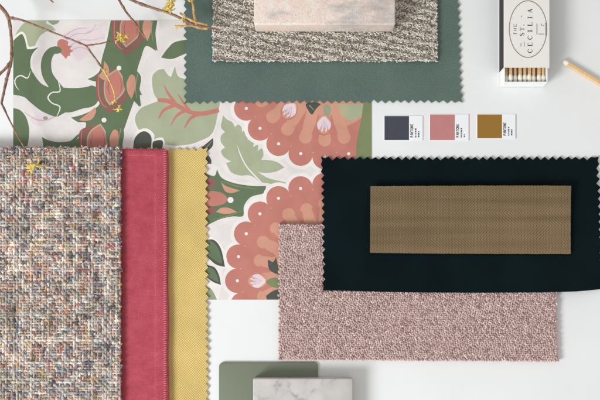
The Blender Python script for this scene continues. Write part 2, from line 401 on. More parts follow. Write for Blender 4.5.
tag(bpy.data.objects['leather_sample'], 'dark sage green grained leather swatch with zigzag cut edges', 'leather swatch')

# ---------------------------------------------------------------- colour attribute yarn material
def yarn_mat(name, rough=0.9, lo=0.7, hi=1.25, sc=1.1, bs=0.5, sheen=0.25):
    m, nt, b = new_mat(name); v = coords(nt)
    a = N(nt, 'ShaderNodeAttribute', attribute_name='Col')
    n = noise(nt, v, sc, 3, 0.7)
    col = mixrgb(nt, 1.0, a.outputs['Color'], ramp(nt, n, [(0.3, lo), (0.7, hi)]), 'MULTIPLY')
    nt.links.new(col, b.inputs['Base Color']); b.inputs['Roughness'].default_value = rough
    b.inputs['Specular IOR Level'].default_value = 0.15
    b.inputs['Sheen Weight'].default_value = sheen
    bump(nt, b, noise(nt, v, 2.5, 3, 0.7), bs, 0.0004); return m
ncache = rng.random((64,64))
def vnoise(x, y):
    xi, yi = int(math.floor(x)), int(math.floor(y)); fx, fy = x-xi, y-yi
    fx = fx*fx*(3-2*fx); fy = fy*fy*(3-2*fy)
    g = lambda a, c: ncache[a % 64, c % 64]
    return (g(xi,yi)*(1-fx)+g(xi+1,yi)*fx)*(1-fy)+(g(xi,yi+1)*(1-fx)+g(xi+1,yi+1)*fx)*fy

# ---------------------------------------------------------------- ribbed wool rug swatch (grey)
wx0, wy0 = W(213,60,6); wx1, wy1 = W(437,-35,6)
wool = yarn_mat('flecked_wool', lo=0.75, hi=1.15, sc=1.0)
rug = empty('rug_sample', (wx0+wx1)/2, (wy0+wy1)/2, 2.2)
slab('backing', wx0+0.8, wy0+1.0, wx1-0.8, wy1, 2.2, 4.0, plain('jute_backing', (176,164,150), 0.9, 0.1, 0.3), rug, bev=0.4)
acc = Acc(); y = wy0
palc = [lin(c) for c in ((216,209,198),(204,196,184),(188,179,167),(224,218,208))]
pald = [lin(c) for c in ((160,150,137),(142,132,120),(176,166,152),(150,143,133),(124,114,104))]
while y < wy1:
    x = wx0 + rng.random()*2
    while x < wx1:
        ph = (y + 0.20*(x-wx0) + 3.2*vnoise(x*0.05+9, y*0.08) )/8.2
        r = 0.5+0.5*math.sin(2*math.pi*ph)
        r = r*r*(3-2*r); pr = 0.22+0.66*r*(0.6+0.7*vnoise(x*0.11, y*0.2))
        c = np.array(palc[rng.integers(4)] if rng.random() < pr else pald[rng.integers(5)])
        nub(acc, x+rng.normal(0,0.3), y+rng.normal(0,0.3), 4.5+1.0*r+rng.normal(0,0.18), -0.2+rng.normal(0,0.55), rng.uniform(1.0,1.7), rng.uniform(0.6,0.9), rng.uniform(0.7,1.0), c)
        x += 1.5
    y += 1.3
# pale fringe of the cut edge
for (ax, ay, bx, by, n) in ((wx0,wy0,wx1,wy0,150),(wx0,wy0,wx0,wy1,60),(wx1,wy0,wx1,wy1,60)):
    for i in range(n):
        t = rng.random(); x = ax+(bx-ax)*t+rng.normal(0,0.5); y = ay+(by-ay)*t+rng.normal(0,0.5)
        nub(acc, x, y, 3.2+rng.random()*1.4, rng.uniform(0,6.3), rng.uniform(0.9,1.5), 0.6, 0.7, lin((228,222,212)))
link('pile', acc.mesh('pile'), wool, rug, smooth=True)
tag(rug, 'grey and cream flecked ribbed wool rug swatch under the pink stone block', 'rug sample')

# ---------------------------------------------------------------- stone block
m, nt, b = new_mat('pink_stone'); v = coords(nt)
n1 = noise(nt, coords(nt, (1000*0.7,1000*1.7,1000)), 0.022, 4, 0.6); n2 = noise(nt, v, 0.9, 4, 0.75); n3 = noise(nt, v, 0.12, 4, 0.6)
col = mixrgb(nt, ramp(nt, n3, [(0.35,0.0),(0.65,1.0)]), lin((226,203,190)), lin((228,217,208)))
col = mixrgb(nt, ramp(nt, n1, [(0.52,0.0),(0.68,0.85)]), col, lin((160,160,160)))
col = mixrgb(nt, 1.0, col, ramp(nt, n2, [(0.3,0.70),(0.5,0.98),(0.7,1.12)]), 'MULTIPLY')
vo = N(nt, 'ShaderNodeTexVoronoi'); vo.inputs['Scale'].default_value = 0.28; nt.links.new(v, vo.inputs['Vector'])
col = mixrgb(nt, ramp(nt, vo.outputs['Distance'], [(0.10,0.55),(0.17,0.0)]), col, lin((150,112,96)))
nt.links.new(col, b.inputs['Base Color']); b.inputs['Roughness'].default_value = 0.6; bump(nt, b, n2, 0.25, 0.0004)
stone = m
sx0, sy0 = W(254,24.5,28); sx1, sy1 = W(395.5,-45,28)
slab('stone_block', sx0, sy0, sx1, sy1, 6.1, 28, stone, bev=1.6, seg=4, loc=((sx0+sx1)/2000, (sy0+sy1)/2000, 0.0061))
tag(bpy.data.objects['stone_block'], 'pinkish beige speckled stone block lying on the ribbed wool swatch', 'stone block')

# ---------------------------------------------------------------- yellow twill
def twill(name, c1, c2, pitch, sharp=(0.3,0.7), rough=0.85, rot=0.785, bs=0.5, sheen=0.2, var=0.08):
    m, nt, b = new_mat(name); v = coords(nt, 1000.0, (0,0,rot)); X = sepxyz(nt, v)
    k = 2*math.pi/pitch
    w = noise(nt, coords(nt), 0.25, 2)
    sx = math_(nt, 'SINE', math_(nt, 'MULTIPLY_ADD', X[0], k, math_(nt,'MULTIPLY', w, 2.5))); sy = math_(nt, 'SINE', math_(nt, 'MULTIPLY', X[1], k))
    h = math_(nt, 'MULTIPLY_ADD', math_(nt, 'MULTIPLY', sx, sy), 0.5, 0.5)
    h2 = math_(nt, 'MULTIPLY_ADD', noise(nt, coords(nt), 0.8, 3, 0.7), 0.8, math_(nt, 'SUBTRACT', h, 0.4))
    col = mixrgb(nt, ramp(nt, h2, [(sharp[0],0.0),(sharp[1],1.0)]), lin(c1), lin(c2))
    col = mixrgb(nt, 1.0, col, ramp(nt, noise(nt, coords(nt), 0.03, 3), [(0.3,1-var),(0.7,1+var)]), 'MULTIPLY')
    nt.links.new(col, b.inputs['Base Color']); b.inputs['Roughness'].default_value = rough
    b.inputs['Specular IOR Level'].default_value = 0.2; b.inputs['Sheen Weight'].default_value = sheen
    bump(nt, b, h2, bs, 0.0004); return m
yellow = twill('yellow_basket_weave', (184,154,86), (222,198,130), 2.5, rot=0.0)
ol = zig((90,147.5),(207,147.5),7.3,3,1) + zig((208,147.5),(209.5,440),7.5,3.4,1) + [(90,440)]
sheet('yellow_swatch', ol, 2.0, lambda x,y: 2.0+wav(x,y,0.25,0.03,1), 1.2, yellow, loc=(-0.15,-0.07,0.0008))
tag(bpy.data.objects['yellow_swatch'], 'mustard yellow basket weave cloth with zigzag right edge, under the red velvet', 'fabric swatch')

# ---------------------------------------------------------------- red velvet
m, nt, b = new_mat('rose_velvet'); v = coords(nt)
n1 = noise(nt, coords(nt, (1000,1300,1000)), 0.07, 5, 0.68); n2 = noise(nt, v, 0.7, 3, 0.75)
col = mixrgb(nt, ramp(nt, n1, [(0.3,0.0),(0.7,1.0)]), lin((163,64,77)), lin((184,81,94)))
col = mixrgb(nt, 1.0, col, ramp(nt, n2, [(0.25,0.75),(0.7,1.12)]), 'MULTIPLY')
nt.links.new(col, b.inputs['Base Color']); b.inputs['Roughness'].default_value = 0.75; b.inputs['Specular IOR Level'].default_value = 0.15
b.inputs['Sheen Weight'].default_value = 0.35; b.inputs['Sheen Roughness'].default_value = 0.35; b.inputs['Sheen Tint'].default_value = (*lin((240,150,165)),1)
bump(nt, b, n2, 0.4, 0.0004); velvet = m
vz = 8.5
vx0, vy0 = W(80,440,vz); vx1, vy1 = W(167,148.5,vz)
vel = empty('velvet_swatch', (vx0+vx1)/2, (vy0+vy1)/2, 2.4)
def vel_z(x, y):
    d = min(vx1-x, (vy1-y)); e = max(0, min(1, d/3.0))
    base = vz-1.6 + 1.2*math.sqrt(max(0,1-(1-e)**2))
    t = min(vx1-x-11.5, vy1-y-6.5)      # the turned hem stands a little higher
    step = 0.9 if t < 0 else 0.9*max(0, 1-t/1.6)
    crease = -0.6*math.exp(-((t)/0.9)**2)
    return base + step*0.7 + crease*(0.6) + wav(x,y,0.12,0.05)
ol = [(80,440),(80,148.5)] + [(80+i*3.5, 148.5+0.25*math.sin(i*1.7)) for i in range(1,24)] + [(165.5,148.7),(167,150.5)] + [(167.2+0.35*math.sin(i*0.6)+0.6*i/40, 150.5+i*7.2) for i in range(1,40)]+[(168,440)]
sheet('pad', ol, vz, vel_z, 5.4, velvet, vel, grid=1.6)
# stitching
acc = Acc(); th = lin((204,112,124))
def stitch_row(a, b, n, ln, ang, z):
    for i in range(n):
        t = (i+0.5)/n; x = a[0]+(b[0]-a[0])*t; y = a[1]+(b[1]-a[1])*t
        nub(acc, x+rng.normal(0,0.08), y+rng.normal(0,0.08), vel_z(x,y)+0.05, ang+rng.normal(0,0.08), ln, 0.33, 0.33, th)
stitch_row((vx0,vy1-6.5),(vx1-11.5,vy1-6.5), 30, 1.3, 0, 0)
stitch_row((vx1-11.5,vy1-6.5),(vx1-11.5,vy0), 105, 1.25, math.pi/2, 0)
link('stitch_line', acc.mesh('stitch_line'), yarn_mat('pink_thread', sc=0.6), vel, smooth=True)
acc = Acc(); th = lin((222,134,148)); rows = 0
yy = vy1-1.5
while yy > vy0:
    nub(acc, vx1-1.9, yy, vel_z(vx1-1.9,yy)+0.1, 0.25+rng.normal(0,0.1), 1.9, 0.36, 0.35, th); yy -= 2.2
xx = vx1-3
while xx > vx0+20:
    nub(acc, xx, vy1-1.8, vel_z(xx,vy1-1.8)+0.1, math.pi/2+0.25, 1.5, 0.33, 0.3, lin((178,84,98))); xx -= 2.3
link('edge_stitching', acc.mesh('edge_stitching'), bpy.data.materials['pink_thread'], vel, smooth=True)
tag(vel, 'rose red velvet sample with stitched hem between tweed and yellow cloth', 'velvet swatch')

# ---------------------------------------------------------------- multicolour tweed
tz = 13.5
tx0, ty0 = W(-45,440,tz); tx1, ty1 = W(120.5,147.5,tz)
tw = empty('tweed_swatch', (tx0+tx1)/2, (ty0+ty1)/2, 8.8)
slab('underside', tx0, ty0, tx1-2.6, ty1-2.2, 8.9, 12.2, plain('wool_core', (150,140,136), 0.95, 0.2, 0.4), tw, bev=0.8)
pal = [((238,232,222),10),((222,214,206),9),((196,190,188),8),((150,154,166),8),((110,116,130),6),((66,72,86),6),((176,150,132),6),((206,172,150),5),((190,104,98),3),((156,76,78),2),((206,176,110),4),((122,112,88),3),((46,46,52),5),((214,158,150),4),((170,184,190),4),((96,92,120),2)]
pc = [0.86*np.array(lin(p[0]))+0.14*np.array(lin((190,172,160))) for p in pal]; pw = np.array([p[1] for p in pal], float); pw /= pw.sum()
acc = Acc()
def yarn_cols(n, run, bias=None, xy=None):
    out = []; 
    while len(out) < n:
        c = pc[rng.choice(len(pc), p=pw)]
        if bias is not None and rng.random() < 0.5: c = 0.25*c+0.75*bias
        out += [c]*int(rng.integers(1, run))
    a = np.array(out[:n]); a[1:] = 0.75*a[1:]+0.25*a[:-1]
    if xy is not None:
        for k in range(n):
            x, y = xy[k]; u = vnoise(x*0.11+30, y*0.13+7); v = vnoise(x*0.085+3, y*0.085+50); q = vnoise(x*0.02+1, y*0.02+5)
            hue = warm[int(v*7.99) % 8]
            a[k] = (0.80*a[k]+0.20*hue)*(0.62+0.60*u)*(0.97+0.16*q)*np.array((1.03,1.0,0.95))
    return a
warm = [np.array(lin(c)) for c in ((226,220,212),(128,140,158),(198,150,138),(234,230,222),(186,172,136),(110,120,138),(176,186,196),(170,112,108))]
p = 2.75; nx = int((tx1-tx0)/p); ny = int((ty1-ty0)/p)
jx = np.cumsum(rng.uniform(0.88,1.14,nx+1))*p; jx = tx1-(jx-jx[0])-1.0
jy = np.cumsum(rng.uniform(0.88,1.14,ny+1))*p; jy = ty1-(jy-jy[0])-1.0
def yr(n, m, s):
    r = rng.normal(m, s, n); return np.clip(0.6*r+0.2*np.roll(r,1)+0.2*np.roll(r,-1), 0.6, 2.2)
for i in range(nx):                                   # warp, runs along y
    ys = [ty1 + rng.normal(0.2,0.7) - (1.2 if (int((tx1-jx[i])/3.6) % 2) else 0)] + [v for a, c in zip(jy[:-1], jy[1:]) for v in (a, (a+c)/2)]
    n = len(ys); z = [tz-1.2 + (0.62*(1 if (i+(k//2)) % 2 else -1) if k % 2 == 0 else 0.0) for k in range(n)]
    pth = np.stack([jx[i]+rng.normal(0,0.16,n), ys, np.array(z)+rng.normal(0,0.15,n)], 1)
    pale = rng.random() < (0.75 if i % 5 in (0,1) else 0.3); pth[:,2] += rng.uniform(-0.1,0.3) if pale else -0.05
    cc = yarn_cols(n, 7, np.array(lin((228,220,212))) if pale else None, pth[:, :2])
    V, F = tube(pth, yr(n, 1.38 if pale else 1.12, 0.4), 6); cols_ = np.concatenate([np.repeat(cc,6,0), cc[:1], cc[-1:]])
    acc.add(V, F, cols_)
for j in range(ny):                                   # weft, runs along x
    e = 2.4*abs(((ty1-jy[j])/7.3) % 1 - 0.5)*2
    xs = [tx1 + rng.normal(0.1,0.5) - e] + [v for a, c in zip(jx[:-1], jx[1:]) for v in (a, (a+c)/2) if v < tx1-e-0.4]
    n = len(xs); z = [tz-1.2 + (0.62*(-1 if (j+(k//2)) % 2 else 1) if k % 2 == 0 else 0.0) for k in range(n)]
    pth = np.stack([xs, jy[j]+rng.normal(0,0.22,n), np.array(z)+rng.normal(0,0.18,n)], 1)
    hb_ = rng.random() < (0.5 if j % 5 in (2,3) else 0.2); pth[:,2] += rng.uniform(0.0,0.35) if hb_ else 0.0
    cc = yarn_cols(n, 11 if hb_ else 7, np.array(lin(((224,212,200),(120,126,142),(232,226,218),(178,128,120))[int(rng.choice(4, p=[0.35,0.25,0.25,0.15]))])) if hb_ and rng.random() < 0.45 else None, pth[:, :2]); V, F = tube(pth, yr(n, 1.36 if hb_ else 1.18, 0.45), 6)
    acc.add(V, F, np.concatenate([np.repeat(cc,6,0), cc[:1], cc[-1:]]))
for i in range(900):                                  # fuzzy loops and slubs
    x = rng.uniform(tx0+20, tx1); y = rng.uniform(ty0+30, ty1)
    if i < 160: y = ty1 + rng.normal(-0.3,0.6)
    elif i < 330: x = tx1 - 2.4*abs(((ty1-y)/7.3) % 1 - 0.5)*2 + rng.normal(-0.2,0.5)
    nub(acc, x, y, tz-0.6-rng.random()*1.6, rng.uniform(0,3.14), rng.uniform(1.0,2.4), rng.uniform(0.6,1.2), 0.7, pc[rng.choice(len(pc), p=pw)])
link('weave', acc.mesh('weave'), yarn_mat('tweed_yarn', lo=0.55, hi=1.35, sc=0.9, bs=0.8), tw, smooth=True)
tag(tw, 'chunky multicolour flecked tweed swatch at the left under a twig', 'tweed swatch')

# ---------------------------------------------------------------- pink boucle
bz = 6.0
bc = [W(277.5,223,bz), W(556,221,bz), W(559.5,361.5,bz), W(278.5,359.5,bz)]
bou = empty('boucle_swatch', sum(q[0] for q in bc)/4, sum(q[1] for q in bc)/4, 0.4)
ol = zig((278,224),(556,224),6,2.4,1)+zig((556,224),(558.6,360.5),6,2.6,1)+[(559,361),(278.5,359.5)]+zig((278.5,359.5),(278,224),6,2.6,1)
sheet('backing', ol, 4.0, lambda x,y: 4.75, 4.0, plain('boucle_ground', (172,144,140), 0.9, 0.1, 0.5, 1.5, 0.6), bou, grid=0)
acc = Acc(); ca = np.array(lin((208,182,177))); cb = np.array(lin((188,160,155))); cd = np.array(lin((164,134,130)))
xw0, xw1 = bc[0][0], bc[1][0]; yt, ybm = bc[0][1], bc[3][1]
r = 0; y = ybm+0.8
while y < yt-0.4:
    fy = (y-ybm)/(yt-ybm); xe = bc[2][0]+(bc[1][0]-bc[2][0])*fy; q = 0
    ez = 2.7*abs(((y-ybm)/6.0) % 1-0.5)*2
    x = xw0+ez+1.0+(r % 2)*0.8
    while x < xe-ez-1.0:
        up = 1 if ((q + r) % 2) else -1
        t = rng.random(); c = ca*(1-t)+cb*t
        if rng.random() < 0.14: c = cd
        if rng.random() < 0.07: c = np.array(lin((224,200,195)))
        nub(acc, x+rng.normal(0,0.22), y+rng.normal(0,0.2)-0.012*(x-xw0)*0.5, 5.0+rng.normal(0,0.22)+wav(x,y,0.15,0.04), up*rng.uniform(0.45,1.15), rng.uniform(1.4,2.1), rng.uniform(0.8,1.1), rng.uniform(0.6,0.9), c, tilt=rng.normal(0,0.15))
        x += 2.35; q += 1
    y += 1.95; r += 1
for i in range(230):                                  # soft selvedge along the near edge
    t = (i+0.5)/230; x = bc[3][0]+(bc[2][0]-bc[3][0])*t; yy = bc[3][1]+(bc[2][1]-bc[3][1])*t
    nub(acc, x, yy+rng.normal(0,0.25), 3.0+rng.random()*1.2, rng.normal(0,0.4), 1.5, 0.8, 0.9, np.array(lin((222,196,190))))
link('loops', acc.mesh('loops'), yarn_mat('boucle_yarn', lo=0.8, hi=1.12, sc=0.7, bs=0.4), bou, smooth=True)
tag(bou, 'dusty pink looped boucle swatch lying partly under the navy cloth', 'boucle swatch')

# ---------------------------------------------------------------- navy cloth
m, nt, b = new_mat('navy_cotton'); v = coords(nt)
n1 = noise(nt, v, 0.02, 3); n2 = noise(nt, v, 1.2, 3, 0.7)
col = mixrgb(nt, ramp(nt, n1, [(0.3,0.0),(0.7,1.0)]), lin((2,15,19)), lin((6,23,27)))
nt.links.new(col, b.inputs['Base Color']); b.inputs['Roughness'].default_value = 0.85; b.inputs['Specular IOR Level'].default_value = 0.08
lint = noise(nt, coords(nt, (700,1600,1000)), 0.9, 2, 0.8)
col2 = mixrgb(nt, ramp(nt, lint, [(0.66,0.0),(0.80,0.5)]), col, lin((52,64,70))); nt.links.new(col2, b.inputs['Base Color'])
b.inputs['Sheen Weight'].default_value = 0.04
bump(nt, b, n2, 0.6, 0.0004); navy = m
ytop = W(0,156,4.5)[1]; ymid = W(0,224,4.5)[1]; xr_ = W(562,0,4.5)[0]
def navy_z(x, y):
    t = max(0, min(1, (y-ymid+6)/(ytop-ymid))); t = t*t*(3-2*t)
    s = max(0, min(1, (x-xr_)/45)); s = s*s*(3-2*s)
    return 7.6 - 5.6*max(t, 0.65*s) + wav(x,y,0.15,0.03,2)
ol = zig((321,156),(600.3,156),7.7,3.1,1)+zig((600.3,156),(604.5,287.2),7.7,3.2,1)+[(604,289),(590,290.4),(575,291.6),(540,292.4),(480,292.8),(420,292.6),(380,291.7),(340,290.8),(322.5,290.5)]+zig((322.5,290.5),(321,156),7.5,3.0,1)
sheet('navy_swatch', ol, 6.0, navy_z, 1.3, navy, loc=(0.15,-0.02,0.001), grid=6)
tag(bpy.data.objects['navy_swatch'], 'large near-black navy cloth with zigzag edges beneath the brown herringbone piece', 'fabric swatch')

# ---------------------------------------------------------------- brown herringbone card
m, nt, b = new_mat('brown_herringbone'); v = coords(nt); X = sepxyz(nt, v)
band = math_(nt, 'PINGPONG', math_(nt, 'ADD', X[1], 500.0), 13.0)
wob = math_(nt, 'MULTIPLY', noise(nt, v, 0.05, 3), 5.0)
u = math_(nt, 'MULTIPLY_ADD', band, 1.05, math_(nt, 'ADD', X[0], wob))
s1 = math_(nt, 'MULTIPLY_ADD', math_(nt, 'SINE', math_(nt, 'MULTIPLY', u, 2*math.pi/2.9)), 0.5, 0.5)
s2 = math_(nt, 'MULTIPLY_ADD', math_(nt, 'SINE', math_(nt, 'MULTIPLY', X[0], 2*math.pi/1.45)), 0.5, 0.5)
h = math_(nt, 'MULTIPLY_ADD', s2, 0.35, math_(nt, 'MULTIPLY', s1, 0.6))
h = math_(nt, 'MULTIPLY_ADD', noise(nt, v, 0.9, 3, 0.7), 0.5, math_(nt, 'SUBTRACT', h, 0.25))
big = noise(nt, coords(nt, (40,1000,1000)), 0.11, 2)
col = mixrgb(nt, ramp(nt, h, [(0.1,0.0),(0.9,1.0)]), lin((98,80,56)), lin((134,113,84)))
col = mixrgb(nt, 1.0, col, ramp(nt, big, [(0.35,0.84),(0.65,1.12)]), 'MULTIPLY')
nt.links.new(col, b.inputs['Base Color']); b.inputs['Roughness'].default_value = 0.55; b.inputs['Specular IOR Level'].default_value = 0.25
bump(nt, b, h, 0.45, 0.0004); herr = m
hz = 10.0
hx0, hy0 = W(370.5,253.5,hz); hx1, hy1 = W(571,186,hz)
ol = [(370.5,186.3)]+[(370.5+200.5*t, 186.3-0.5*t-0.5*math.sin(3.1*t)+rng.normal(0,0.09)) for t in np.linspace(0.02,0.98,60)]+[(571,185.8)]+[(571-0.4*t-0.4*math.sin(3.1*t)+rng.normal(0,0.08), 185.8+68.2*t) for t in np.linspace(0.05,0.95,24)]+[(570.6,254)]+[(570.6-200.6*t, 254-1.2*t+0.4*math.sin(3.1*t)+rng.normal(0,0.09)) for t in np.linspace(0.02,0.98,60)]+[(370,252.8)]
hb = empty('herringbone_swatch', (hx0+hx1)/2, (hy0+hy1)/2, 7.9)
sheet('face_cloth', ol, hz, lambda x,y: hz+wav(x,y,0.25,0.03)+max(0,(x-hx1+30)/30)**2*0.6, 0.9, herr, hb, grid=8)
ol2 = [(371.3,187.2),(570.3,186.8),(570,253.2),(370.9,252)]
sheet('board', ol2, hz, lambda x,y: hz-1.0, 1.1, plain('dark_board', (58,46,38), 0.8), hb, grid=0)
tag(hb, 'small brown herringbone woven piece centred on the navy cloth', 'fabric swatch')

# ---------------------------------------------------------------- sage card + marble
sage = plain('sage_enamel', (112,119,101), 0.35, 0.03, 0.02, 0.5, 0.03)
gx0, gy0 = W(219,470,2); gx1, gy1 = W(318,362.5,2)
slab('sage_tile', gx0, gy0, gx1, gy1, 0.1, 2.2, sage, rad=4.5, bev=0.35, seg=2, loc=((gx0+gx1)/2000,(gy0+gy1)/2000,0.0001))
tag(bpy.data.objects['sage_tile'], 'flat grey green sample tile with rounded corners under the marble', 'sample tile')
m, nt, b = new_mat('veined_marble'); v = coords(nt)
n0 = noise(nt, v, 0.03, 5, 0.6)
dn = N(nt, 'ShaderNodeVectorMath', operation='ADD'); sc_ = N(nt, 'ShaderNodeTexNoise'); sc_.inputs['Scale'].default_value = 0.035; sc_.inputs['Detail'].default_value = 4; nt.links.new(v, sc_.inputs['Vector'])
sv = N(nt, 'ShaderNodeVectorMath', operation='SCALE'); sv.inputs['Scale'].default_value = 45; nt.links.new(sc_.outputs['Color'], sv.inputs[0])
nt.links.new(v, dn.inputs[0]); nt.links.new(sv.outputs[0], dn.inputs[1])
vo = N(nt, 'ShaderNodeTexVoronoi', feature='DISTANCE_TO_EDGE'); vo.inputs['Scale'].default_value = 0.028; nt.links.new(dn.outputs[0], vo.inputs['Vector'])
col = mixrgb(nt, ramp(nt, n0, [(0.3,0.0),(0.7,1.0)]), lin((182,177,174)), lin((206,201,198)))
msk = math_(nt, 'MULTIPLY', ramp(nt, vo.outputs['Distance'], [(0.0,0.75),(0.06,0.0)]), ramp(nt, noise(nt, v, 0.07, 3), [(0.48,0.0),(0.66,0.75)]))
col = mixrgb(nt, msk, col, lin((96,92,96)))
soft = math_(nt, 'MULTIPLY', ramp(nt, vo.outputs['Distance'], [(0.0,0.5),(0.2,0.0)]), 0.4)
col = mixrgb(nt, soft, col, lin((160,155,158)))
nt.links.new(col, b.inputs['Base Color']); b.inputs['Roughness'].default_value = 0.3
mx0, my0 = W(253,470,16); mx1, my1 = W(353,378.5,16)
slab('marble_block', mx0, my0, mx1, my1, 2.3, 16, m, bev=1.1, seg=3, rad=1.5, loc=((mx0+mx1)/2000,(my0+my1)/2000,0.0023))
tag(bpy.data.objects['marble_block'], 'white marble block with grey veins resting on the sage tile', 'marble block')

# ---------------------------------------------------------------- writing
GLY = {  # strokes on a unit cell, (x,y) with widths
 'C': [([(0.92,0.78),(0.7,0.97),(0.4,0.95),(0.12,0.65),(0.12,0.35),(0.4,0.05),(0.7,0.03),(0.95,0.24)],[0.1,0.07,0.12,0.2,0.2,0.12,0.07,0.06]),([(0.93,0.72),(0.93,0.98)],0.07)],
 'E': [([(0.22,0),(0.22,1)],0.18),([(0.05,0.97),(0.85,0.97)],0.08),([(0.05,0.03),(0.88,0.03)],0.08),([(0.22,0.5),(0.65,0.5)],0.08),([(0.86,0.78),(0.86,1)],0.07),([(0.9,0),(0.9,0.26)],0.07)],
 'I': [([(0.5,0),(0.5,1)],0.2),([(0.25,0.97),(0.75,0.97)],0.07),([(0.25,0.03),(0.75,0.03)],0.07)],
 'L': [([(0.25,0),(0.25,1)],0.18),([(0.05,0.97),(0.5,0.97)],0.07),([(0.05,0.03),(0.88,0.03)],0.08),([(0.9,0),(0.9,0.3)],0.07)],
 'A': [([(0.1,0),(0.48,1)],0.08),([(0.48,1),(0.88,0)],0.2),([(0.25,0.35),(0.7,0.35)],0.07),([(0,0.03),(0.25,0.03)],0.06),([(0.7,0.03),(1,0.03)],0.06)],
 'S': [([(0.8,0.8),(0.6,0.97),(0.3,0.93),(0.2,0.72),(0.5,0.52),(0.8,0.3),(0.7,0.06),(0.4,0.02),(0.15,0.2)],[0.07,0.08,0.12,0.16,0.2,0.16,0.12,0.08,0.07])],
 'T': [([(0.5,0),(0.5,1)],0.19),([(0.05,0.97),(0.95,0.97)],0.08),([(0.06,0.75),(0.06,1)],0.07),([(0.94,0.75),(0.94,1)],0.07),([(0.3,0.03),(0.7,0.03)],0.07)],
 'H': [([(0.18,0),(0.18,1)],0.17),([(0.82,0),(0.82,1)],0.17),([(0.18,0.5),(0.82,0.5)],0.07)],
 'P': [([(0.2,0),(0.2,1)],0.2),([(0.2,0.93),(0.6,0.93),(0.85,0.72),(0.6,0.48),(0.2,0.48)],0.15)],
 'N': [([(0.15,0),(0.15,1)],0.18),([(0.15,1),(0.85,0)],0.17),([(0.85,0),(0.85,1)],0.18)],
 'O': [([(0.5,0.97),(0.15,0.75),(0.12,0.3),(0.5,0.03),(0.88,0.3),(0.85,0.75),(0.5,0.97)],0.18)],
 '.': [([(0.1,0.08),(0.3,0.08)],0.2)],
}
def write_up(text, px, py, adv, cell, z, zin, out):
    """letters read from the bottom upwards; (px,py) = baseline start in picture px on plane z"""
    for i, ch in enumerate(text):
        for s, (pts, w) in enumerate(GLY.get(ch, [])):
            pts2 = [(px - cell[1] + cell[1]*(1-b_), py - i*adv - a_*cell[0]) for a_, b_ in pts]
            ww = [x*cell[1] for x in w] if isinstance(w, list) else [w*cell[1]]*len(pts)
            out.append((strokepoly(pts2, ww, 3), z+zin+0.003*s))
def flat_mesh(name, polys, zref, mat, parent):
    V=[]; F=[]
    for poly, z in polys:
        b0 = len(V); V.extend((*W(x,y,zref), z) for x, y in poly)
        a = sum(poly[i][0]*poly[(i+1)%len(poly)][1]-poly[(i+1)%len(poly)][0]*poly[i][1] for i in range(len(poly)))
        f = list(range(b0, b0+len(poly))); F.append(tuple(f if a < 0 else f[::-1]))
    return link(name, mesh_py(name, V, F), mat, parent)

# ---------------------------------------------------------------- colour chips
chip_w = plain('chip_card', (236,236,240), 0.5, 0.01, 0.05, 1, 0.02)
inkm = plain('black_ink', (40,38,44), 0.6, 0.05)
grey_ink = plain('grey_ink', (96,92,104), 0.6, 0.05)
for (a, b_, c_, d_, e_, rgb, edge, lab) in (
    (384.5,116,409,140,422.5,(60,63,76),(196,190,196),'slate grey colour chip, leftmost on the white table'),
    (430,114.5,454.8,140,468.6,(186,124,122),(178,112,112),'dusty pink colour chip between the grey and the ochre chips'),
    (477.3,114.5,502,138.2,515.6,(146,106,34),(110,106,110),'ochre brown colour chip, nearest the matchbox')):
    x0,y0 = W(a,d_,0.5); x1,y1 = W(e_,b_,0.5); xm = W(c_,0,0.5)[0]
    r = empty('paint_chip', (x0+x1)/2, (y0+y1)/2, 0.02)
    slab('card', x0-0.4, y0-0.3, x1, y1+0.3, 0.02, 0.45, chip_w, r, bev=0)
    slab('edge_band', x1, y0-0.2, x1+0.55, y1+0.25, 0.02, 0.44, plain('chip_edge', edge, 0.6), r, bev=0)
    pz = [(a,b_),(c_,b_),(c_,d_),(a,d_)]
    flat_mesh('colour_patch', [(pz, 0.48)], 0.5, plain('chip_colour', rgb, 0.45, 0.03, 0.1, 1, 0.03), r)
    out = []; write_up('PANTONE', c_+4.0, d_-2.6, 1.95, (1.75,2.7), 0.48, 0, out)
    out += [([(x+0.22,y) for x, y in p_], z_+0.004) for p_, z_ in list(out)]
    flat_mesh('lettering', out, 0.5, inkm, r)
    out = []
    for (dx, y0_, segs) in ((5.9, d_-2.6, tuple(rng.uniform(0.7,2.0,5))), (8.9, d_-2.8, tuple(rng.uniform(0.8,2.2,int(rng.integers(2,4)))))):
        yy = y0_
        for sgm in segs:
            out.append(([(c_+dx,yy),(c_+dx+1.5,yy),(c_+dx+1.5,yy-sgm),(c_+dx,yy-sgm)], 0.48)); yy -= sgm+0.55
    flat_mesh('small_print', out, 0.5, grey_ink, r)
    tag(r, lab, 'colour chip', 'colour chips in a row')

# ---------------------------------------------------------------- matchbox
box_w = plain('matchbox_card', (232,227,223), 0.55, 0.02, 0.05, 1, 0.05)
tray_w = plain('tray_card', (238,240,240), 0.6, 0.02, 0.05, 1, 0.05)
striker = plain('striker_paper', (44,42,46), 0.9, 0.1, 0.4, 1.5, 0.5)
zt = 20.0
ax0, ay0 = W(504,67.5,zt); ax1, ay1 = W(549.5,-40,zt)
mb = empty('matchbox', (ax0+ax1)/2, (ay0+ay1)/2, 0)
t_ = 0.6
def boxes(name, specs, mat, parent):
    V=[]; F=[]
    for (x0,y0,z0,x1,y1,z1) in specs:
        b0=len(V); V += [(x0,y0,z0),(x1,y0,z0),(x1,y1,z0),(x0,y1,z0),(x0,y0,z1),(x1,y0,z1),(x1,y1,z1),(x0,y1,z1)]
        for f in ((0,3,2,1),(4,5,6,7),(0,1,5,4),(1,2,6,5),(2,3,7,6),(3,0,4,7)): F.append(tuple(b0+i for i in f))
    o = link(name, mesh_py(name, V, F), mat, parent)
    bv = o.modifiers.new('Bevel', 'BEVEL'); bv.width = 0.0002; bv.segments = 2; return o
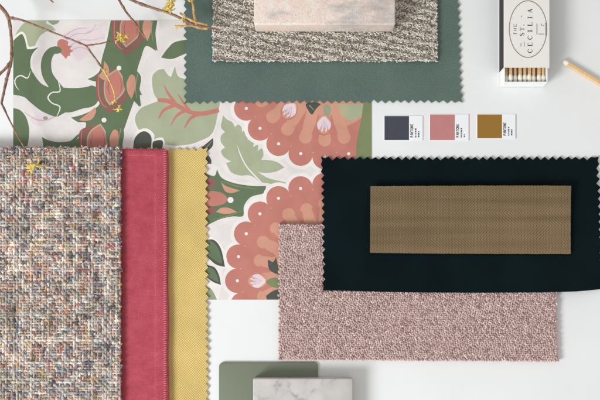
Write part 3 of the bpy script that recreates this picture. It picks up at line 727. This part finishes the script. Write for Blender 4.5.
boxes('sleeve', [(ax0,ay0,zt-t_,ax1,ay1,zt),(ax0,ay0,0.05,ax1,ay1,t_),(ax0,ay0,t_,ax0+t_,ay1,zt-t_),(ax1-t_,ay0,t_,ax1,ay1,zt-t_)], box_w, mb)
for xa, xb in ((ax0-0.18,ax0-0.02),(ax1+0.02,ax1+0.18)):
    boxes('striker_strip', [(xa,ay0+0.4,1.2,xb,ay1-0.4,zt-1.2)], striker, mb)
ty_ = W(0,82.5,17)[1]; ix0, ix1 = ax0+0.9, ax1-0.9
boxes('tray', [(ix0,ty_,0.8,ix1,ay1-16,1.5),(ix0,ty_,1.5,ix0+0.8,ay1-16,17),(ix1-0.8,ty_,1.5,ix1,ay1-16,17),(ix0+0.8,ty_,1.5,ix1-0.8,ty_+0.9,17),(ix0+0.8,ay1-17,1.5,ix1-0.8,ay1-16,17)], tray_w, mb)
out = []
ring_o = [(528+19.2*math.cos(t), 29+28.8*math.sin(t)) for t in np.linspace(0,2*math.pi,61)[:-1]]
ring_i = [(528+18.3*math.cos(t), 29+27.9*math.sin(t)) for t in np.linspace(0,2*math.pi,61)[:-1]]
for i in range(60):
    j = (i+1) % 60
    out.append(([ring_o[i],ring_o[j],ring_i[j],ring_i[i]], zt+0.03))
ring2o = [(528+17.3*math.cos(t), 29+26.9*math.sin(t)) for t in np.linspace(0,2*math.pi,61)[:-1]]
for i in range(0,60,2):
    x,y = ring2o[i]; out.append(([(x-0.22,y-0.22),(x+0.22,y-0.22),(x+0.22,y+0.22),(x-0.22,y+0.22)], zt+0.03))
flat_mesh('oval_emblem', out, zt, plain('brown_ink', (146,130,124), 0.6), mb)
out = []
write_up('CECILIA', 532.3, 53.0, 6.7, (4.0,4.6), zt, 0.03, out)
write_up('ST.', 524.2, 36.2, 5.2, (4.0,4.4), zt, 0.03, out)
write_up('THE', 516.6, 35.0, 4.1, (3.0,3.0), zt, 0.03, out)
flat_mesh('lettering', out, zt, inkm, mb)
out = []
for (x,y,w,h_) in ((536.5,23.5,0.9,11),(538.6,33.6,5.6,0.7),(541.2,23.5,0.7,2.0),(545.4,22.8,0.9,12.5),(542.6,25.0,1.6,0.6),(521.2,15.5,0.8,1.6),(520.6,43,0.7,3.4),(524.2,42,0.6,4.5)):
    out.append(([(x,y),(x+w,y),(x+w,y+h_),(x,y+h_)], zt+0.03))
flat_mesh('small_marks', out, zt, plain('soft_ink', (140,128,126), 0.6), mb)
tag(mb, 'white matchbox with oval printed emblem and half open tray', 'matchbox')

# matches
wood, nt, b = new_mat('match_wood'); v = coords(nt, (1000,90,1000))
nn = noise(nt, v, 0.9, 4, 0.6); nt.links.new(mixrgb(nt, ramp(nt, nn, [(0.3,0.0),(0.7,1.0)]), lin((214,166,108)), lin((238,206,156))), b.inputs['Base Color']); b.inputs['Roughness'].default_value = 0.7
headm = plain('match_head', (240,236,224), 0.8, 0.06, 0.6, 2.0, 0.5)
def match(name, x, y, z, ang, L=58.0, th=2.4, hr=2.1, hl=4.6, lean=0.0):
    """head at (x,y), stick running off along ang"""
    r = empty(name, x, y, z-th/2); r.rotation_euler = (0,0,ang)
    V=[]; F=[]
    s = th/2
    V = [(2,-s,0),(2,s,0),(2,s,th),(2,-s,th),(L,-s,lean),(L,s,lean),(L,s,th+lean),(L,-s,th+lean)]
    F = [(0,1,2,3),(7,6,5,4),(0,4,5,1),(1,5,6,2),(2,6,7,3),(3,7,4,0)]
    o = bpy.data.objects.new('stick', mesh_py('stick', V, F)); C.objects.link(o); o.data.materials.append(wood); o.parent = r
    bv = o.modifiers.new('Bevel', 'BEVEL'); bv.width = 0.00025; bv.segments = 2
    bm = bmesh.new(); bmesh.ops.create_uvsphere(bm, u_segments=16, v_segments=10, radius=1)
    for v_ in bm.verts:
        q = v_.co.copy(); n_ = 1+0.04*math.sin(q.x*9+q.y*7)*math.cos(q.z*8)
        v_.co = ((q.z*hl + (0.6 if q.z > 0 else 0)*q.z + hl*0.45)/1000, q.x*hr*n_/1000, (q.y*hr*n_+th/2)/1000)
    me = bpy.data.meshes.new('head'); bm.to_mesh(me); bm.free(); me.materials.append(headm)
    me.polygons.foreach_set('use_smooth', [True]*len(me.polygons))
    h = bpy.data.objects.new('head', me); C.objects.link(h); h.parent = r
    return r
mx, my = W(564.5,61.5,3)
lm = match('match', mx, my, 2.2, -0.54, L=62, th=3.2, hr=2.6, hl=3.3)
tag(lm, 'loose wooden match with cream tip lying on the table', 'match')
ords = ['first','second','third','fourth','fifth','sixth','seventh','eighth','ninth']
for i in range(9):
    x = ix0+3.0+(ix1-ix0-6.0)*i/8; yh = ty_+2.4+rng.uniform(0,1.4)
    o = match('match', x+rng.normal(0,0.2), yh, 11.2+(i % 2)*1.3+rng.normal(0,0.3), math.pi/2+rng.normal(0,0.015), L=66, th=2.7, hr=2.3, hl=4.4)
    tag(o, 'cream tipped match inside the open matchbox, %s from the left' % ords[i], 'match', 'matches in the matchbox')

# ---------------------------------------------------------------- flowering twigs
bark, nt, b = new_mat('twig_bark'); v = coords(nt)
n1 = noise(nt, v, 0.25, 4, 0.7)
nt.links.new(ramp(nt, n1, [(0.3,lin((88,60,48))),(0.5,lin((136,100,80))),(0.7,lin((184,148,124)))]), b.inputs['Base Color'])
b.inputs['Roughness'].default_value = 0.65; bump(nt, b, n1, 0.6, 0.0006)
tan, nt, b = new_mat('pale_bark'); v = coords(nt)
n1 = noise(nt, v, 0.22, 4, 0.7)
nt.links.new(ramp(nt, n1, [(0.3,lin((140,102,62))),(0.5,lin((192,154,98))),(0.7,lin((216,194,134)))]), b.inputs['Base Color'])
b.inputs['Roughness'].default_value = 0.6; bump(nt, b, n1, 0.5, 0.0006)
pet, nt, b = new_mat('yellow_petal'); v = coords(nt)
n1 = noise(nt, v, 0.35, 3, 0.6)
nt.links.new(ramp(nt, n1, [(0.3,lin((176,144,62))),(0.55,lin((218,192,96))),(0.75,lin((238,224,152)))]), b.inputs['Base Color'])
b.inputs['Roughness'].default_value = 0.6
def path3(pts): return [(*W(x, y, z), z) for x, y, z in pts]
def knobby(pts, rads, k=8, n=8):
    p = spline3(path3(pts), n); m_ = len(p)
    r = np.interp(np.linspace(0, len(pts)-1, m_), range(len(pts)), rads)
    r = r*(1+0.07*rng.normal(0,1,m_).clip(-1.5,1.5)); p = p + rng.normal(0,0.06,p.shape)
    for i in range(3, m_-2, 9): r[i] *= 1.28
    return tube(p, r, k)
def twig(loc, label, branches, blossoms, mat=bark, name='twig'):
    r = empty(name, *loc)
    for bn, (pts, rads, mt) in enumerate(branches):
        acc = Acc(); V, F = knobby(pts, rads); acc.add(V, F, (1,1,1))
        link('stem' if bn == 0 else 'branchlet', acc.mesh('stem'), mt or mat, r, smooth=True)
    for (x, y, z, n, L, dirn) in blossoms:
        acc = Acc(); wx, wy = W(x, y, z)
        for i in range(int(n*1.5)):
            a = dirn + rng.uniform(-1.5,1.5) if dirn is not None else rng.uniform(0,6.28)
            l = L*rng.uniform(0.6,1.1); e = rng.uniform(-0.2,0.9); c = rng.normal(0,0.5)
            pts = []
            for t in np.linspace(0,1,7):
                aa = a + c*t*1.5; rr = l*t
                pts.append((wx+math.cos(aa)*rr*math.cos(e), wy+math.sin(aa)*rr*math.cos(e), max(z*0.3, z+rr*math.sin(e)*0.6-1.6*t*t)+0.3*math.sin(t*9+i)))
            V, F = tube(np.array(pts), np.interp(np.linspace(0,1,7), [0,0.2,0.7,1], [0.35,0.6,0.85,0.3])*L/7.0, 6, 0.3); acc.add(V, F, (1,1,1))
        for i in range(4):
            nub(acc, wx+rng.normal(0,0.7), wy+rng.normal(0,0.7), z+rng.random(), rng.uniform(0,6), 1.5, 1.0, 1.0, (1,1,1))
        link('blossom', acc.mesh('blossom'), pet, r, smooth=True)
    tag(r, label, 'twig')
    return r
twig((-290,150,0), 'brown forked twig at the left ending in yellow blossoms over paper and tweed',
  [([(-12,-8,22),(0,6,24),(8,17,25),(11,35,25),(11.3,60,24),(6,82,23),(1.5,103,22)], [2.0,1.8,1.7,1.5,1.5,1.4,1.3], None),
   ([(8.5,17.5,25),(20,19.5,25),(35,25,26),(60,35,27),(86,45.5,27)], [1.5,1.0,0.95,0.9,0.9], None),
   ([(86,45.5,27),(100,43.5,26),(116,39.5,24)], [0.9,0.7,0.7], None),
   ([(86,45.5,27),(95,58,25),(103,69,22)], [0.95,0.85,1.0], None),
   ([(103,69,22),(110,82,20),(114,93,18),(115,101,16)], [0.8,0.6,0.6,0.6], pet),
   ([(11.3,61,24),(4,70,25),(-8,80,26)], [1.4,1.4,1.5], None),
   ([(1.5,103,22),(10,121,21),(20,140,20),(29,155,20),(34.5,166,20)], [1.1,0.75,0.75,0.7,0.8], None)],
  [(121,38,24,11,7.5,None),(104,70,22,4,3.5,None),(119,108,15,7,6,None),(114,101,16,4,4,-1.8),(34,165,20,10,9.5,-1.5),(127,36,23,4,5,0.0)])
twig((-170,190,0), 'thin dark twig crossing the top edge of the printed paper',
  [([(112,-12,20),(119,0,20),(127,13,20),(136,24,19),(142,33,18),(146,39,16)], [1.3,1.2,1.1,1.0,1.0,0.5], None),
   ([(139,28,19),(139.5,33,18),(137,40,16)], [0.7,0.6,0.35], None)], [])
twig((-120,190,0), 'golden brown twig with yellow blossoms reaching onto the green leather',
  [([(118,-8,20),(134,1,21),(150,7,22),(163,11,22),(174,15,21),(184,20,20),(194,25,19),(206,27.5,17),(214,28.5,14),(221,30,10)], [1.4,1.5,1.4,1.3,1.3,1.4,1.6,1.4,1.0,0.5], None),
   ([(176,26.5,17),(184,26,19),(192,25.5,19),(200,28,18),(208,28.5,17)], [1.2,1.1,1.3,1.4,1.0], tan),
   ([(196,25,19),(194,14,20),(193,4,21),(189,-6,22)], [1.7,1.2,1.3,1.1], tan),
   ([(180,13,21),(187,18,21),(196,22,20),(208,25,17)], [1.0,1.1,1.3,1.0], tan)],
  [(168,8,22,12,8,None),(172,4,23,6,7,1.2),(190,0,22,6,7,1.7),(176,27,17,3,3.2,3.0),(183,20,21,4,4,3.5)])
twig((-248,196,0), 'tiny dark twig tip entering at the top edge', [([(46,-8,12),(50,-1,11),(53.5,2.5,9)], [1.3,1.1,0.5], None)], [])

# ---------------------------------------------------------------- camera, light, world
sc = bpy.context.scene
cd_ = bpy.data.cameras.new('camera'); cam = bpy.data.objects.new('camera', cd_); C.objects.link(cam)
cam.location = (CX/1000, CY/1000, H/1000); cam.rotation_euler = (0,0,0)
cd_.sensor_width = 36; cd_.lens = 36*H/600.0; cd_.shift_x = -CX/600.0; cd_.shift_y = -CY/600.0
cd_.clip_start = 0.01; cd_.clip_end = 50
sc.camera = cam
w = bpy.data.worlds.new('World'); sc.world = w; w.use_nodes = True
bg = w.node_tree.nodes['Background']; bg.inputs[0].default_value = (1.0,0.985,0.955,1); bg.inputs[1].default_value = 0.55
la = bpy.data.lights.new('window_light', 'AREA'); la.shape = 'RECTANGLE'; la.size = 0.9; la.size_y = 0.8
la.energy = 58; la.color = (0.955,0.985,1.0)
lo = bpy.data.objects.new('window_light', la); C.objects.link(lo)
az = math.radians(218); el = math.radians(33); d = 2.5
lo.location = (d*math.cos(el)*math.cos(az), d*math.cos(el)*math.sin(az), d*math.sin(el))
lo.rotation_euler = (Vector((0,0,0))-lo.location).to_track_quat('-Z','Y').to_euler()
sc.view_settings.view_transform = 'Standard'; sc.view_settings.look = 'None'; sc.view_settings.gamma = 1; sc.view_settings.exposure = 0.12
sc.render.engine = 'CYCLES'
